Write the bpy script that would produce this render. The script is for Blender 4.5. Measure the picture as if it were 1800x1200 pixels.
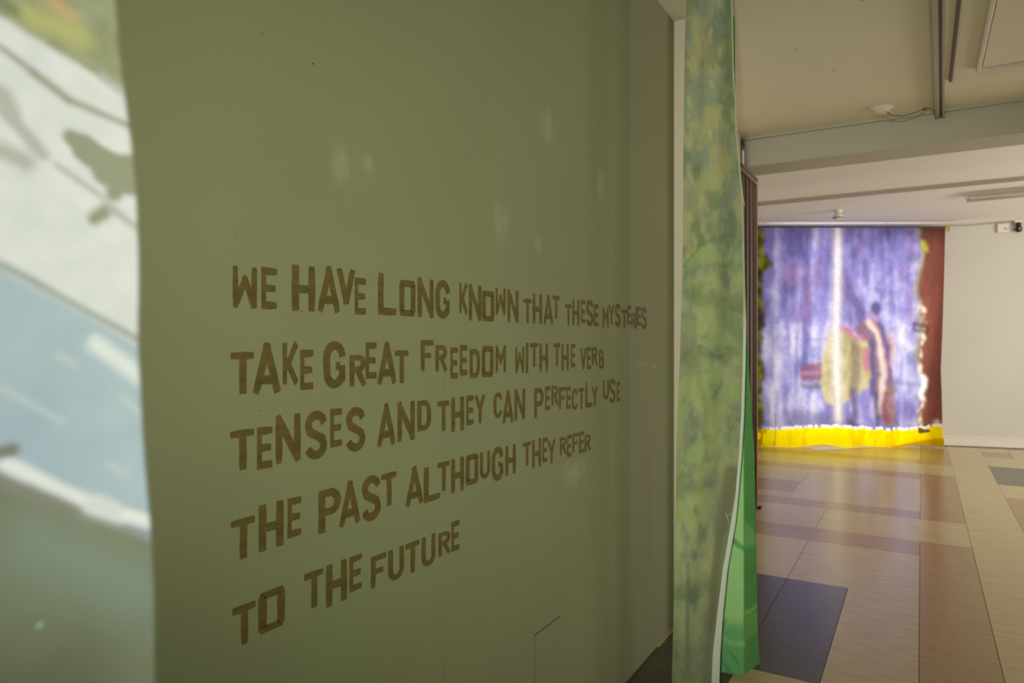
import bpy, bmesh, math, random
import numpy as np
from mathutils import Vector
R = math.radians
sc = bpy.context.scene
for o in list(bpy.data.objects): bpy.data.objects.remove(o)

# ------------------------------------------------------------ camera
FPX, TH, H = 1220.0, math.atan(720/1220), 1.4
CS, SN = math.cos(TH), math.sin(TH)
cd = bpy.data.cameras.new('camera'); cam = bpy.data.objects.new('camera', cd)
sc.collection.objects.link(cam); sc.camera = cam
cd.sensor_width = 36; cd.lens = 36*FPX/1800
cam.location = (0, 0, H); cam.rotation_euler = (R(90), 0, TH)
cd.clip_start = 0.05
cd.dof.use_dof = True; cd.dof.focus_distance = 1.9; cd.dof.aperture_fstop = 5.0

# ------------------------------------------------------------ world + exposure
w = bpy.data.worlds.new('world'); sc.world = w; w.use_nodes = True
w.node_tree.nodes['Background'].inputs[0].default_value = (1, .93, .82, 1)
w.node_tree.nodes['Background'].inputs[1].default_value = 0.05
vs = sc.view_settings
vs.view_transform = 'Standard'; vs.look = 'None'; vs.gamma = 1; vs.use_curve_mapping = False
vs.exposure = 0.0

XW = -1.047      # face of the text wall
CEIL = 2.97
# pixel <-> place helpers (used only to measure real positions on real planes)
def pt(px, py, d):
    cx = (px-900)/FPX*d
    return (cx*CS-d*SN, cx*SN+d*CS, H+(600-py)/FPX*d)
def flr(px, py): return pt(px, py, H*FPX/(py-600))
def cei(px, py, z=CEIL): return pt(px, py, (z-H)*FPX/(600-py))
def wal(px, py, X=XW):
    k = (px-900)/FPX
    return pt(px, py, X/(k*CS-SN))

# ------------------------------------------------------------ lights
def aim(o, tgt):
    o.rotation_euler = (Vector(tgt)-o.location).to_track_quat('-Z', 'Y').to_euler()
def area(name, loc, tgt, sx, sy, e, col):
    l = bpy.data.lights.new(name, 'AREA'); l.shape = 'RECTANGLE'; l.size = sx; l.size_y = sy
    l.energy = e; l.color = col
    o = bpy.data.objects.new(name, l); sc.collection.objects.link(o)
    o.location = loc; aim(o, tgt); return o
def spot(name, loc, tgt, ang, blend, e, col, rad):
    l = bpy.data.lights.new(name, 'SPOT'); l.spot_size = R(ang); l.spot_blend = blend
    l.energy = e; l.color = col; l.shadow_soft_size = rad
    o = bpy.data.objects.new(name, l); sc.collection.objects.link(o)
    o.location = loc; aim(o, tgt); return o
area('side_window_daylight', (4.2, 8.0, 1.7), (-1, 8.6, 1.4), 3.6, 1.9, 150, (1, .96, .89))
area('window_behind_banner_daylight', (-.85, 10.42, 1.45), (-.4, 9.6, 1.4), 2.2, 2.7, 46, (1, .98, .95))
area('front_room_fill', (4.3, 4.2, 1.4), (-1, 3.2, 1.7), 2.4, 1.8, 10, (1, .90, .68))  # added fill from the unseen right side of the near room
spot('green_wall_fill', (3.2, 1.15, 1.45), (XW, .95, 1.30), 76, 1, 50, (.42, 1, .42), .12)  # added green spot, stands in for light filtered through the hanging cloth
spot('curtain_fill_spot', (.3, -2.0, 1.7), (-.62, 2.85, 1.55), 47, .9, 560, (1, 1, .84), .06)  # added spot behind the camera to brighten the hanging cloth
PROJ = spot('video_projector', (2.6, .56, 1.42), (XW, .56, 1.40), 44, .05, 1230, (1, 1.07, 1.8), .006)

# ------------------------------------------------------------ helpers
def link(o, parent=None):
    sc.collection.objects.link(o)
    if parent: o.parent = parent
    return o
def tag(o, label=None, cat=None, group=None, kind=None):
    if label: o['label'] = label
    if cat: o['category'] = cat
    if group: o['group'] = group
    if kind: o['kind'] = kind
    return o
def empty(name, loc=(0, 0, 0), label=None, cat=None, group=None):
    o = bpy.data.objects.new(name, None); o.location = loc; o.empty_display_size = .05
    link(o); return tag(o, label, cat, group)
def mesh_obj(name, verts, faces, mat, parent=None, smooth=False):
    me = bpy.data.meshes.new(name); me.from_pydata([tuple(v) for v in verts], [], faces); me.update()
    if mat: me.materials.append(mat)
    if smooth: me.polygons.foreach_set('use_smooth', [True]*len(me.polygons))
    o = bpy.data.objects.new(name, me); link(o)
    if parent:
        o.parent = parent; o.matrix_parent_inverse = parent.matrix_basis.inverted() if False else o.matrix_parent_inverse
        o.location = -Vector(parent.location) if parent.type == 'EMPTY' else (0, 0, 0)
        if parent.parent: o.location = (0, 0, 0)
    return o
class MB:
    def __init__(s): s.bm = bmesh.new()
    def box(s, a, b, bev=0):
        a, b = [min(p, q) for p, q in zip(a, b)], [max(p, q) for p, q in zip(a, b)]
        r = bmesh.ops.create_cube(s.bm, size=1)
        for v in r['verts']:
            v.co = Vector([a[i]+(v.co[i]+.5)*(b[i]-a[i]) for i in range(3)])
        if bev:
            es = list({e for v in r['verts'] for e in v.link_edges})
            bmesh.ops.bevel(s.bm, geom=es, offset=bev, segments=1, affect='EDGES', profile=.5)
        return s
    def prism(s, poly, z0, z1):
        a = [s.bm.verts.new((x, y, z0)) for x, y in poly]; b = [s.bm.verts.new((x, y, z1)) for x, y in poly]
        s.bm.faces.new(a[::-1]); s.bm.faces.new(b); n = len(poly)
        for i in range(n): s.bm.faces.new((a[i], a[(i+1) % n], b[(i+1) % n], b[i]))
        return s
    def lathe(s, c, prof, n=24, axis=(0, 0, 1)):
        q = Vector((0, 0, 1)).rotation_difference(Vector(axis)); rings = []
        for r, z in prof:
            if r < 1e-6: rings.append([s.bm.verts.new(Vector(c)+q@Vector((0, 0, z)))])
            else: rings.append([s.bm.verts.new(Vector(c)+q@Vector((r*math.cos(2*math.pi*k/n), r*math.sin(2*math.pi*k/n), z))) for k in range(n)])
        for A, B in zip(rings, rings[1:]):
            for k in range(n):
                k2 = (k+1) % n
                if len(A) == 1 and len(B) == 1: continue
                if len(A) == 1: s.bm.faces.new((A[0], B[k2], B[k]))
                elif len(B) == 1: s.bm.faces.new((A[k], A[k2], B[0]))
                else: s.bm.faces.new((A[k], A[k2], B[k2], B[k]))
        return s
    def tube(s, pts, r, n=8):
        pts = [Vector(p) for p in pts]; rings = []
        for i, p in enumerate(pts):
            t = (pts[min(i+1, len(pts)-1)]-pts[max(i-1, 0)]).normalized()
            u = t.cross(Vector((0, 0, 1)))
            if u.length < 1e-3: u = t.cross(Vector((1, 0, 0)))
            u.normalize(); v = t.cross(u)
            rings.append([s.bm.verts.new(p+r*(math.cos(a)*u+math.sin(a)*v)) for a in [2*math.pi*k/n for k in range(n)]])
        for A, B in zip(rings, rings[1:]):
            for k in range(n): s.bm.faces.new((A[k], A[(k+1) % n], B[(k+1) % n], B[k]))
        s.bm.faces.new(rings[0][::-1]); s.bm.faces.new(rings[-1]); return s
    def build(s, name, mat, parent=None, smooth=False, origin=None):
        bmesh.ops.recalc_face_normals(s.bm, faces=s.bm.faces)
        me = bpy.data.meshes.new(name)
        org = Vector(origin) if origin else Vector((0, 0, 0))
        if origin: bmesh.ops.translate(s.bm, verts=s.bm.verts, vec=-org)
        s.bm.to_mesh(me); s.bm.free()
        if mat: me.materials.append(mat)
        if smooth: me.polygons.foreach_set('use_smooth', [True]*len(me.polygons))
        o = bpy.data.objects.new(name, me); link(o)
        if parent:
            off = Vector((0, 0, 0)); p = parent
            while p: off += p.location; p = p.parent
            o.parent = parent; o.location = org-off
        else: o.location = org
        return o
def structure(o): o['kind'] = 'structure'; return o

def srgb(c):
    return tuple(((v/255)/12.92 if v/255 <= .04045 else ((v/255+.055)/1.055)**2.4) for v in c)
def mat(name, col, rough=.6, noise=.0, scale=6, bump=0, bscale=60, metal=0, spec=.5, stretch=(1, 1, 1)):
    m = bpy.data.materials.new(name); m.use_nodes = True; nt = m.node_tree; N = nt.nodes; L = nt.links
    b = N['Principled BSDF']; b.inputs['Roughness'].default_value = rough; b.inputs['Metallic'].default_value = metal
    b.inputs['Specular IOR Level'].default_value = spec
    c = col
    tc = N.new('ShaderNodeTexCoord'); mp = N.new('ShaderNodeMapping'); mp.inputs['Scale'].default_value = stretch
    L.new(tc.outputs['Object'], mp.inputs[0])
    nz = N.new('ShaderNodeTexNoise'); nz.inputs['Scale'].default_value = scale; nz.inputs['Detail'].default_value = 5
    L.new(mp.outputs[0], nz.inputs['Vector'])
    mx = N.new('ShaderNodeMix'); mx.data_type = 'RGBA'
    mx.inputs[6].default_value = tuple(v*(1-noise) for v in c)+(1,); mx.inputs[7].default_value = tuple(min(1, v*(1+noise)) for v in c)+(1,)
    cr = N.new('ShaderNodeMapRange'); cr.inputs[1].default_value = .3; cr.inputs[2].default_value = .7
    L.new(nz.outputs[0], cr.inputs[0]); L.new(cr.outputs[0], mx.inputs[0]); L.new(mx.outputs[2], b.inputs['Base Color'])
    if bump:
        n2 = N.new('ShaderNodeTexNoise'); n2.inputs['Scale'].default_value = bscale; L.new(mp.outputs[0], n2.inputs['Vector'])
        bp = N.new('ShaderNodeBump'); bp.inputs['Strength'].default_value = bump; bp.inputs['Distance'].default_value = .004
        L.new(n2.outputs[0], bp.inputs['Height']); L.new(bp.outputs[0], b.inputs['Normal'])
    return m
def cloth_mat(name, trans=.45, weave=900, bump=.15):
    m = bpy.data.materials.new(name); m.use_nodes = True; nt = m.node_tree; N = nt.nodes; L = nt.links
    for n in list(N): N.remove(n)
    out = N.new('ShaderNodeOutputMaterial'); at = N.new('ShaderNodeAttribute'); at.attribute_name = 'tint'
    df = N.new('ShaderNodeBsdfDiffuse'); tr = N.new('ShaderNodeBsdfTranslucent'); mx = N.new('ShaderNodeMixShader'); mx.inputs[0].default_value = trans
    tc = N.new('ShaderNodeTexCoord'); nz = N.new('ShaderNodeTexNoise'); nz.inputs['Scale'].default_value = weave
    nz.inputs['Detail'].default_value = 2
    L.new(tc.outputs['Object'], nz.inputs['Vector'])
    hv = N.new('ShaderNodeMix'); hv.data_type = 'RGBA'; hv.blend_type = 'MULTIPLY'; hv.inputs[0].default_value = .35
    L.new(at.outputs['Color'], hv.inputs[6]); L.new(nz.outputs[0], hv.inputs[7])
    gm = N.new('ShaderNodeMix'); gm.data_type = 'RGBA'; gm.blend_type = 'MULTIPLY'; gm.inputs[0].default_value = 1; gm.inputs[7].default_value = (1.2, 1.2, 1.2, 1)
    L.new(hv.outputs[2], gm.inputs[6])
    bp = N.new('ShaderNodeBump'); bp.inputs['Strength'].default_value = bump; bp.inputs['Distance'].default_value = .002
    L.new(nz.outputs[0], bp.inputs['Height'])
    for s_ in (df, tr): L.new(gm.outputs[2], s_.inputs['Color']); L.new(bp.outputs[0], s_.inputs['Normal'])
    L.new(df.outputs[0], mx.inputs[1]); L.new(tr.outputs[0], mx.inputs[2]); L.new(mx.outputs[0], out.inputs[0])
    return m
def tint(o, cols):           # per-vertex dye colours of a cloth, painted-in light included
    a = o.data.color_attributes.new('tint', 'FLOAT_COLOR', 'POINT')
    a.data.foreach_set('color', np.concatenate([cols, np.ones((len(cols), 1))], 1).astype(np.float32).ravel())

M = {}
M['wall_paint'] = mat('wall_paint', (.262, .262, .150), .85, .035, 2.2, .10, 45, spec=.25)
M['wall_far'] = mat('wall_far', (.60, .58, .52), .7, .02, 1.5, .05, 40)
M['ceiling_paint'] = mat('ceiling_paint', (.76, .73, .60), .8, .03, 1.2, .08, 30)
M['ceiling_white'] = mat('ceiling_white', (.86, .83, .77), .8, .02, 1.2, .05, 30)
M['pier_paint'] = mat('pier_paint', (.62, .56, .44), .7, .02, 1.5, .05, 40)
M['beam_paint'] = mat('beam_paint', (.50, .49, .40), .8, .03, 1.2, .08, 30)
M['letter_paint'] = mat('letter_paint', (.130, .090, .019), .75, .24, 60, .25, 220, spec=.3, stretch=(1, .35, 1))
M['floor_joint'] = mat('floor_joint', (.05, .04, .03), .8)
for nm, c in dict(cream=(.47, .37, .18), tan=(.34, .215, .085), grey=(.082, .074, .048), beige=(.45, .34, .19)).items():
    m = mat('lino_'+nm, c, .22, .10, 7, .015, 9, spec=.42, stretch=(1, 4, 1)); M[nm] = m
M['brown_vinyl'] = mat('brown_vinyl', (.115, .058, .038), .5, .12, 10)
M['brown_light'] = mat('brown_light', (.22, .13, .10), .45, .1, 10)
M['dark'] = mat('dark', (.012, .012, .012), .4)
M['rail_paint'] = mat('rail_paint', (.40, .35, .29), .45, .05)
M['rail_dark'] = mat('rail_dark', (.13, .10, .07), .6, .05)
M['white_plastic'] = mat('white_plastic', (.72, .68, .60), .4, .03)
M['skirting'] = mat('skirting', (.72, .69, .62), .5, .02)
M['tape'] = mat('tape', (.55, .44, .10), .6, .1)
M['masking'] = mat('masking', (.55, .45, .28), .7, .1)
M['steel'] = mat('steel', (.30, .28, .25), .35, .05, metal=.8)
M['pit'] = mat('pit', (.03, .03, .02), .9)

# ------------------------------------------------------------ video projector picture (a gobo in the lamp itself)
def gobo(light):
    light.use_nodes = True; nt = light.node_tree; N = nt.nodes; L = nt.links
    em = N['Emission']; lp = Vector(PROJ.location)
    def val(x): return x
    def m(op, *a, clamp=False):
        n = N.new('ShaderNodeMath'); n.operation = op; n.use_clamp = clamp
        for i, x in enumerate(a):
            if isinstance(x, (int, float)): n.inputs[i].default_value = x
            else: L.new(x, n.inputs[i])
        return n.outputs[0]
    ge = N.new('ShaderNodeNewGeometry'); se = N.new('ShaderNodeSeparateXYZ'); L.new(ge.outputs['Incoming'], se.inputs[0])
    k = m('DIVIDE', XW-lp.x, se.outputs[0])
    Y = m('ADD', m('MULTIPLY', k, se.outputs[1]), lp.y)
    Z = m('ADD', m('MULTIPLY', k, se.outputs[2]), lp.z)
    cv = N.new('ShaderNodeCombineXYZ'); L.new(Y, cv.inputs[0]); L.new(Z, cv.inputs[1])
    def noise(sc_, det=3, off=0, sx=1, sy=1):
        mp = N.new('ShaderNodeMapping'); mp.inputs['Location'].default_value = (off, off, 0); mp.inputs['Scale'].default_value = (sx, sy, 1)
        mp.inputs['Rotation'].default_value = (0, 0, 0)
        n = N.new('ShaderNodeTexNoise'); n.inputs['Scale'].default_value = sc_; n.inputs['Detail'].default_value = det
        L.new(cv.outputs[0], mp.inputs[0]); L.new(mp.outputs[0], n.inputs['Vector']); return n.outputs[0]
    wob = noise(14, 3)
    def w2(px, py): p = wal(px, py); return p[1], p[2]
    def smooth(x, a, b):
        n = N.new('ShaderNodeMapRange'); n.interpolation_type = 'SMOOTHSTEP'
        L.new(x, n.inputs[0]); n.inputs[1].default_value = a; n.inputs[2].default_value = b; return n.outputs[0]
    def below(p, q, soft=.006, wb=.0):       # 1 below the line p-q
        (y0, z0), (y1, z1) = w2(*p), w2(*q); g = (z1-z0)/(y1-y0)
        d = m('SUBTRACT', m('ADD', m('MULTIPLY', m('SUBTRACT', Y, y0), g), z0), Z)
        if wb: d = m('ADD', d, m('MULTIPLY', m('SUBTRACT', wob, .5), wb))
        return smooth(d, -soft, soft)
    def stroke(p, q, r, soft, r2=None):
        (y0, z0), (y1, z1) = w2(*p), w2(*q); dy, dz = y1-y0, z1-z0; l2 = dy*dy+dz*dz
        a = m('SUBTRACT', Y, y0); b = m('SUBTRACT', Z, z0)
        t = m('DIVIDE', m('ADD', m('MULTIPLY', a, dy), m('MULTIPLY', b, dz)), l2, clamp=True)
        ex = m('SUBTRACT', a, m('MULTIPLY', t, dy)); ez = m('SUBTRACT', b, m('MULTIPLY', t, dz))
        dd = m('SQRT', m('ADD', m('MULTIPLY', ex, ex), m('MULTIPLY', ez, ez)))
        dd = m('ADD', dd, m('MULTIPLY', m('SUBTRACT', wob, .5), r*.9))
        if r2 is not None: dd = m('SUBTRACT', dd, m('MULTIPLY', t, r2-r))
        n = smooth(dd, r-soft, r+soft); return m('SUBTRACT', 1.0, n)
    def rgb(c):
        n = N.new('ShaderNodeRGB'); n.outputs[0].default_value = tuple(c)+(1,); return n.outputs[0]
    def mix(f, a, b):
        n = N.new('ShaderNodeMix'); n.data_type = 'RGBA'; L.new(f, n.inputs[0]); L.new(a, n.inputs[6]); L.new(b, n.inputs[7]); return n.outputs[2]
    col = rgb((.30, .31, .20))                                  # dim foliage at the top
    col = mix(smooth(noise(30, 4, 21), .42, .62), col, rgb((.20, .21, .13)))
    col = mix(stroke((50, 25), (145, 65), .014, .02), col, rgb((.50, .46, .14)))
    col = mix(stroke((95, 5), (125, 25), .010, .012), col, rgb((.62, .36, .16)))
    col = mix(stroke((175, 60), (190, 95), .012, .015), col, rgb((.22, .22, .12)))
    white = mix(noise(22, 6, 3), rgb((.66, .69, .70)), rgb((1.05, .99, .97)))
    col = mix(below((0, 30), (225, 165), .006, .02), col, white)
    g1 = rgb((.33, .31, .28)); g2 = rgb((.24, .24, .19)); g3 = rgb((.50, .47, .46))
    for a, b, r, s, c in (((0, 82), (60, 128), .0040, .005, g1), ((60, 128), (120, 175), .006, .005, g1), ((120, 175), (235, 224), .005, .005, g1),
                          ((180, 135), (212, 160), .006, .006, g3), ((10, 195), (75, 270), .009, .006, g3), ((0, 165), (20, 200), .012, .008, g3),
                          ((5, 265), (45, 285), .012, .01, g3),
                          ((125, 243), (215, 290), .012, .004, g2), ((150, 262), (225, 320), .020, .004, g2), ((190, 300), (250, 300), .024, .005, g2), ((200, 340), (235, 300), .012, .005, g2),
                          ((100, 290), (185, 350), .004, .005, g3), ((165, 385), (190, 368), .009, .006, g2), ((195, 365), (240, 400), .006, .006, g3),
                          ((0, 0), (25, 18), .006, .01, rgb((.08, .08, .05)))):
        col = mix(stroke(a, b, r, s), col, c)
    blue = mix(noise(9, 4, 7, 1, 1), rgb((.27, .40, .56)), rgb((.55, .67, .74)))
    col = mix(below((0, 470), (250, 610), .008, .02), col, blue)
    col = mix(stroke((0, 462), (250, 600), .0045, .006), col, rgb((.27, .31, .34)))
    wht = rgb((.92, .93, .92)); wh2 = rgb((.62, .68, .70))
    for a, b, r, s, c in (((170, 605), (250, 665), .013, .010, wht), ((0, 680), (110, 740), .003, .007, wh2), ((215, 700), (250, 728), .004, .006, wh2), ((100, 625), (130, 640), .003, .008, wh2),
                          ((190, 815), (225, 835), .003, .007, wh2)):
        col = mix(stroke(a, b, r, s), col, c)
    low = mix(noise(12, 5, 11), rgb((.10, .115, .075)), rgb((.165, .185, .135)))
    low = mix(stroke((60, 950), (300, 1060), .04, .06), low, rgb((.18, .235, .21)))
    low = mix(stroke((-40, 1250), (120, 1260), .05, .10), low, rgb((.03, .035, .03)))
    col = mix(below((0, 828), (275, 955), .006, .015), col, low)
    col = mix(stroke((0, 842), (150, 905), .010, .008), col, rgb((.20, .19, .19)))
    col = mix(stroke((10, 815), (150, 880), .009, .007), col, rgb((1, .97, .95)))
    col = mix(stroke((165, 890), (205, 906), .016, .006), col, rgb((.85, .84, .84)))
    col = mix(stroke((225, 905), (290, 925), .009, .005), col, rgb((1, .97, .92)))
    col = mix(stroke((140, 905), (270, 945), .004, .006), col, rgb((.25, .24, .25)))
    col = mix(stroke((0, 795), (22, 790), .008, .006), col, rgb((.14, .14, .14)))
    col = mix(stroke((68, 1100), (72, 1097), .0018, .002), col, rgb((.5, .9, .5)))
    # wavy right-hand edge: the hanging cloth's shadow drawn into the lamp pattern (Z -> Y)
    cu = N.new('ShaderNodeFloatCurve'); zn = m('DIVIDE', m('SUBTRACT', Z, .7), 1.4)
    L.new(zn, cu.inputs[1]); c = cu.mapping.curves[0]
    pts = [(282, 1290), (275, 1200), (273, 1050), (268, 945), (256, 800), (250, 700), (245, 590), (246, 500), (244, 400), (238, 300), (222, 170), (212, 90), (205, 0), (200, -80)]
    pp = [((w2(*p)[1]-.7)/1.4, (w2(*p)[0]-.4)/.4) for p in pts]
    c.points[0].location = pp[0]; c.points[1].location = pp[-1]
    for p in pp[1:-1]: c.points.new(*p)
    cu.mapping.update()
    edge = m('ADD', m('MULTIPLY', cu.outputs[0], .4), .4)
    inside = smooth(m('SUBTRACT', edge, Y), -.0015, .007)
    col = mix(inside, rgb((0, 0, 0)), col)
    L.new(col, em.inputs['Color']); em.inputs['Strength'].default_value = 1.0
gobo(PROJ.data)

# ------------------------------------------------------------ setting
XB = -1.19                                  # face of the set-back wall
YE = 3.34                                   # end of the text wall
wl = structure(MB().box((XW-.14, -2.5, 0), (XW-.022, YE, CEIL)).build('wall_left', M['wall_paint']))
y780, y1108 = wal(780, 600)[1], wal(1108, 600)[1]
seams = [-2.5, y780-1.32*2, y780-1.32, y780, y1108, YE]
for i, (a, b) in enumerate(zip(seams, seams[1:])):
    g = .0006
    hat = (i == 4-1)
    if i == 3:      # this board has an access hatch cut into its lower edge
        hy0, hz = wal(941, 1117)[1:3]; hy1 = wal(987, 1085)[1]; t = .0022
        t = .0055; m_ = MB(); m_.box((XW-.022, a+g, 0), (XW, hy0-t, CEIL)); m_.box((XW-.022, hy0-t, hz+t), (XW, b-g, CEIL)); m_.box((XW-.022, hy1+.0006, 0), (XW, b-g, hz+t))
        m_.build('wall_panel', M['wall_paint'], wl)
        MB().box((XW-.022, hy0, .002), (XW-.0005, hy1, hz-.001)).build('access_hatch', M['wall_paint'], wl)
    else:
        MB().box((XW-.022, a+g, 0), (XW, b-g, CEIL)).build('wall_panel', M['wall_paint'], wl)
for px, py, r in ((550, 112, .0022), (460, 60, .0012), (727, 183, .0012), (413, 416, .0011), (458, 722, .0013), (530, 547, .0014), (609, 706, .0010), (1144, 868, .003), (1112, 855, .002)):
    p = wal(px, py)
    MB().lathe((XW, p[1], p[2]), [(r, 0), (r, .0004), (0, .0006)], 8, (1, 0, 0)).build('nail_hole', M['pit'], wl)
# faint filler smears in the wall paint (they have a place and shape of their own)
nt = M['wall_paint'].node_tree; N_, L_ = nt.nodes, nt.links
bs = N_['Principled BSDF']; src = bs.inputs['Base Color'].links[0].from_socket
tc_ = N_.new('ShaderNodeTexCoord'); wn = N_.new('ShaderNodeTexNoise'); wn.inputs['Scale'].default_value = 22; wn.inputs['Detail'].default_value = 6
wm = N_.new('ShaderNodeMapping'); wm.inputs['Scale'].default_value = (1, 1.6, .5); L_.new(tc_.outputs['Object'], wm.inputs[0]); L_.new(wm.outputs[0], wn.inputs['Vector'])
tot = None
for px_, py_, ry, rz in ((962, 225, .10, .13), (882, 390, .10, .14), (945, 425, .05, .08), (1055, 320, .09, .12), (600, 290, .07, .09), (645, 285, .04, .05), (1150, 645, .10, .02), (1130, 640, .20, .025), (1010, 830, .2, .1)):
    p_ = wal(px_, py_); mp_ = N_.new('ShaderNodeMapping'); mp_.inputs['Location'].default_value = (0, -p_[1]/ry, -p_[2]/rz); mp_.inputs['Scale'].default_value = (0, 1/ry, 1/rz)
    ln = N_.new('ShaderNodeVectorMath'); ln.operation = 'LENGTH'; L_.new(tc_.outputs['Object'], mp_.inputs[0]); L_.new(mp_.outputs[0], ln.inputs[0])
    mr = N_.new('ShaderNodeMapRange'); mr.inputs[1].default_value = 1; mr.inputs[2].default_value = 0; L_.new(ln.outputs['Value'], mr.inputs[0])
    if tot is None: tot = mr.outputs[0]
    else:
        mx_ = N_.new('ShaderNodeMath'); mx_.operation = 'MAXIMUM'; L_.new(tot, mx_.inputs[0]); L_.new(mr.outputs[0], mx_.inputs[1]); tot = mx_.outputs[0]
ad = N_.new('ShaderNodeMath'); ad.operation = 'ADD'; L_.new(tot, ad.inputs[0]); L_.new(wn.outputs[0], ad.inputs[1])
mr = N_.new('ShaderNodeMapRange'); mr.inputs[1].default_value = .95; mr.inputs[2].default_value = 1.35; mr.inputs[4].default_value = .34; L_.new(ad.outputs[0], mr.inputs[0])
gt = N_.new('ShaderNodeMath'); gt.operation = 'GREATER_THAN'; gt.inputs[1].default_value = .02; L_.new(tot, gt.inputs[0])
mu = N_.new('ShaderNodeMath'); mu.operation = 'MULTIPLY'; L_.new(gt.outputs[0], mu.inputs[0]); L_.new(mr.outputs[0], mu.inputs[1])
mc = N_.new('ShaderNodeMix'); mc.data_type = 'RGBA'; mc.inputs[7].default_value = (.42, .44, .30, 1)
L_.new(mu.outputs[0], mc.inputs[0]); L_.new(src, mc.inputs[6]); L_.new(mc.outputs[2], bs.inputs['Base Color'])
# pier at the end of the text wall, set-back wall, far room walls
structure(MB().box((XW-.14, YE+.001, 0), (-.93, YE+.25, CEIL)).build('wall_pier', M['pier_paint']))
structure(MB().box((XB-.2, YE+.251, 0), (XB, 5.44, CEIL)).build('wall_alcove', M['ceiling_paint']))
structure(MB().box((XB-.9, 6.12, 0), (XB-.2, 6.25, CEIL)).build('wall_return', M['wall_far']))
structure(MB().box((XB-.2, 5.44, 0), (XB-.08, 6.25, CEIL)).build('wall_stub', M['wall_far']))
structure(MB().box((-2.75, 6.25, 0), (-2.6, 10.6, CEIL)).build('wall_far_left', M['wall_far']))
structure(MB().box((-2.75, 6.12, 0), (XB-.9, 6.25, CEIL)).build('wall_far_return', M['wall_far']))
FA, FB = Vector((-2.75, 10.30)), Vector((4.6, 11.93))
fd = (FB-FA).normalized(); fn = Vector((fd.y, -fd.x))      # fn points into the room
def far_strip(d0, d1, z0, z1, name, m_, s0=0.0, s1=None, parent=None):
    e = (FB-FA).length if s1 is None else s1
    P = [FA+fd*s0+fn*d0, FA+fd*e+fn*d0, FA+fd*e+fn*d1, FA+fd*s0+fn*d1]
    return MB().prism([tuple(p) for p in P], z0, z1).build(name, m_, parent)
structure(far_strip(-.15, 0, 0, CEIL, 'wall_back', M['wall_far']))
sk = structure(far_strip(0.0, .016, 0.012, .118, 'baseboard_back', M['skirting'], 2.95))
far_strip(0.0, .022, .118, .135, 'moulding', M['skirting'], 2.95, None, sk)
structure(far_strip(0.0, .03, 0.0006, .012, 'trim_1', M['rail_dark'], 2.95))
structure(MB().box((4.6, -2.5, 0), (4.75, 11.93, CEIL)).build('wall_right', M['wall_far']))
structure(MB().box((XW-.14, -2.65, 0), (4.75, -2.5, CEIL)).build('wall_front', M['wall_far']))
YB0, YB1, ZB = 5.57, 5.91, 2.756
structure(MB().box((-2.75, -2.65, CEIL), (4.75, YB0+.1, CEIL+.12)).build('ceiling', M['ceiling_paint']))
structure(MB().box((-2.75, YB0+.1, CEIL), (4.75, 12.1, CEIL+.12)).build('ceiling_far', M['ceiling_white']))
structure(MB().box((XB, YB0, ZB), (4.6, YB1, CEIL), .004).build('trim_2', M['beam_paint']))
tb = structure(MB().box((XB, YB0-.035, CEIL-.012), (4.6, YB0, CEIL), 0).build('trim_3', M['beam_paint']))

# ------------------------------------------------------------ floor
fl = structure(MB().box((-2.75, -2.65, -.15), (4.75, 12.1, -.003)).build('floor', M['floor_joint']))
G = [-2.75+.0, -2.36, -2.03, -1.70, -1.365, -1.035, -.685, -.36, -.01, .295, .645, .97, 1.30, 1.63, 1.96, 2.29, 2.62, 2.95, 3.28, 3.61, 3.94, 4.27, 4.75]
def ts(x0, x1, y0, y1, m_, merge=False, g=.0014):
    xs = [x0]+[v for v in G if x0+.02 < v < x1-.02]+[x1]
    if merge: xs = [x0, x1]
    for a, b in zip(xs, xs[1:]):
        gg = g
        MB().box((a+gg, y0+gg, -.003), (b-gg, y1-gg, 0)).build('floor_tile', M[m_], fl)
ts(-1.035, -.36, 3.08, 4.365, 'grey')
ts(-1.36, -.685, 1.75, 3.08, 'grey')
ts(-2.75, -.685, -2.65, 1.75, 'cream')
ts(-.685, -.01, -2.65, 3.08, 'cream')
ts(-.36, -.01, 3.08, 4.365, 'cream')
ts(-2.75, -1.035, 3.08, 4.365, 'beige')
ts(-.01, .295, -2.65, 2.3, 'cream'); ts(-.01, .295, 2.3, 5.64, 'tan', True)
ts(-2.75, -.685, 4.365, 5.27, 'cream', True); ts(-.685, -.01, 4.365, 5.27, 'cream', True)
ts(-2.75, -.01, 5.27, 5.64, 'tan', True)
ts(-2.75, -.685, 5.64, 6.35, 'cream', True); ts(-.685, .295, 5.64, 6.35, 'cream', True)
ts(.295, .645, -2.65, 5.67, 'cream', True); ts(.295, .645, 5.67, 11.6, 'cream', True, .0006)
ts(-2.75, -.01, 6.35, 6.63, 'tan', True); ts(-.01, .295, 6.35, 8.54, 'tan', True)
ts(-2.75, -1.035, 6.63, 6.89, 'beige', True); ts(-2.75, -1.035, 6.89, 7.45, 'tan', True); ts(-2.75, -1.035, 7.45, 8.2, 'cream', True)
ts(-1.035, -.01, 6.63, 8.2, 'cream', True, .0008)
ts(-2.75, -.01, 8.2, 8.54, 'tan', True)
ts(-2.75, .295, 8.54, 9.22, 'cream', True, .0008)
ts(-2.75, -.01, 9.22, 9.55, 'tan', True); ts(-.01, .295, 9.22, 12.0, 'tan', True)
ts(-2.75, -.01, 9.55, 12.0, 'cream', True)
ts(.645, 4.75, -2.65, 2.0, 'cream'); ts(.645, 1.3, 2.0, 4.3, 'beige', True); ts(1.3, 4.75, 2.0, 4.3, 'cream')
ts(.645, 4.75, 4.3, 6.35, 'cream', True)
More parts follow.
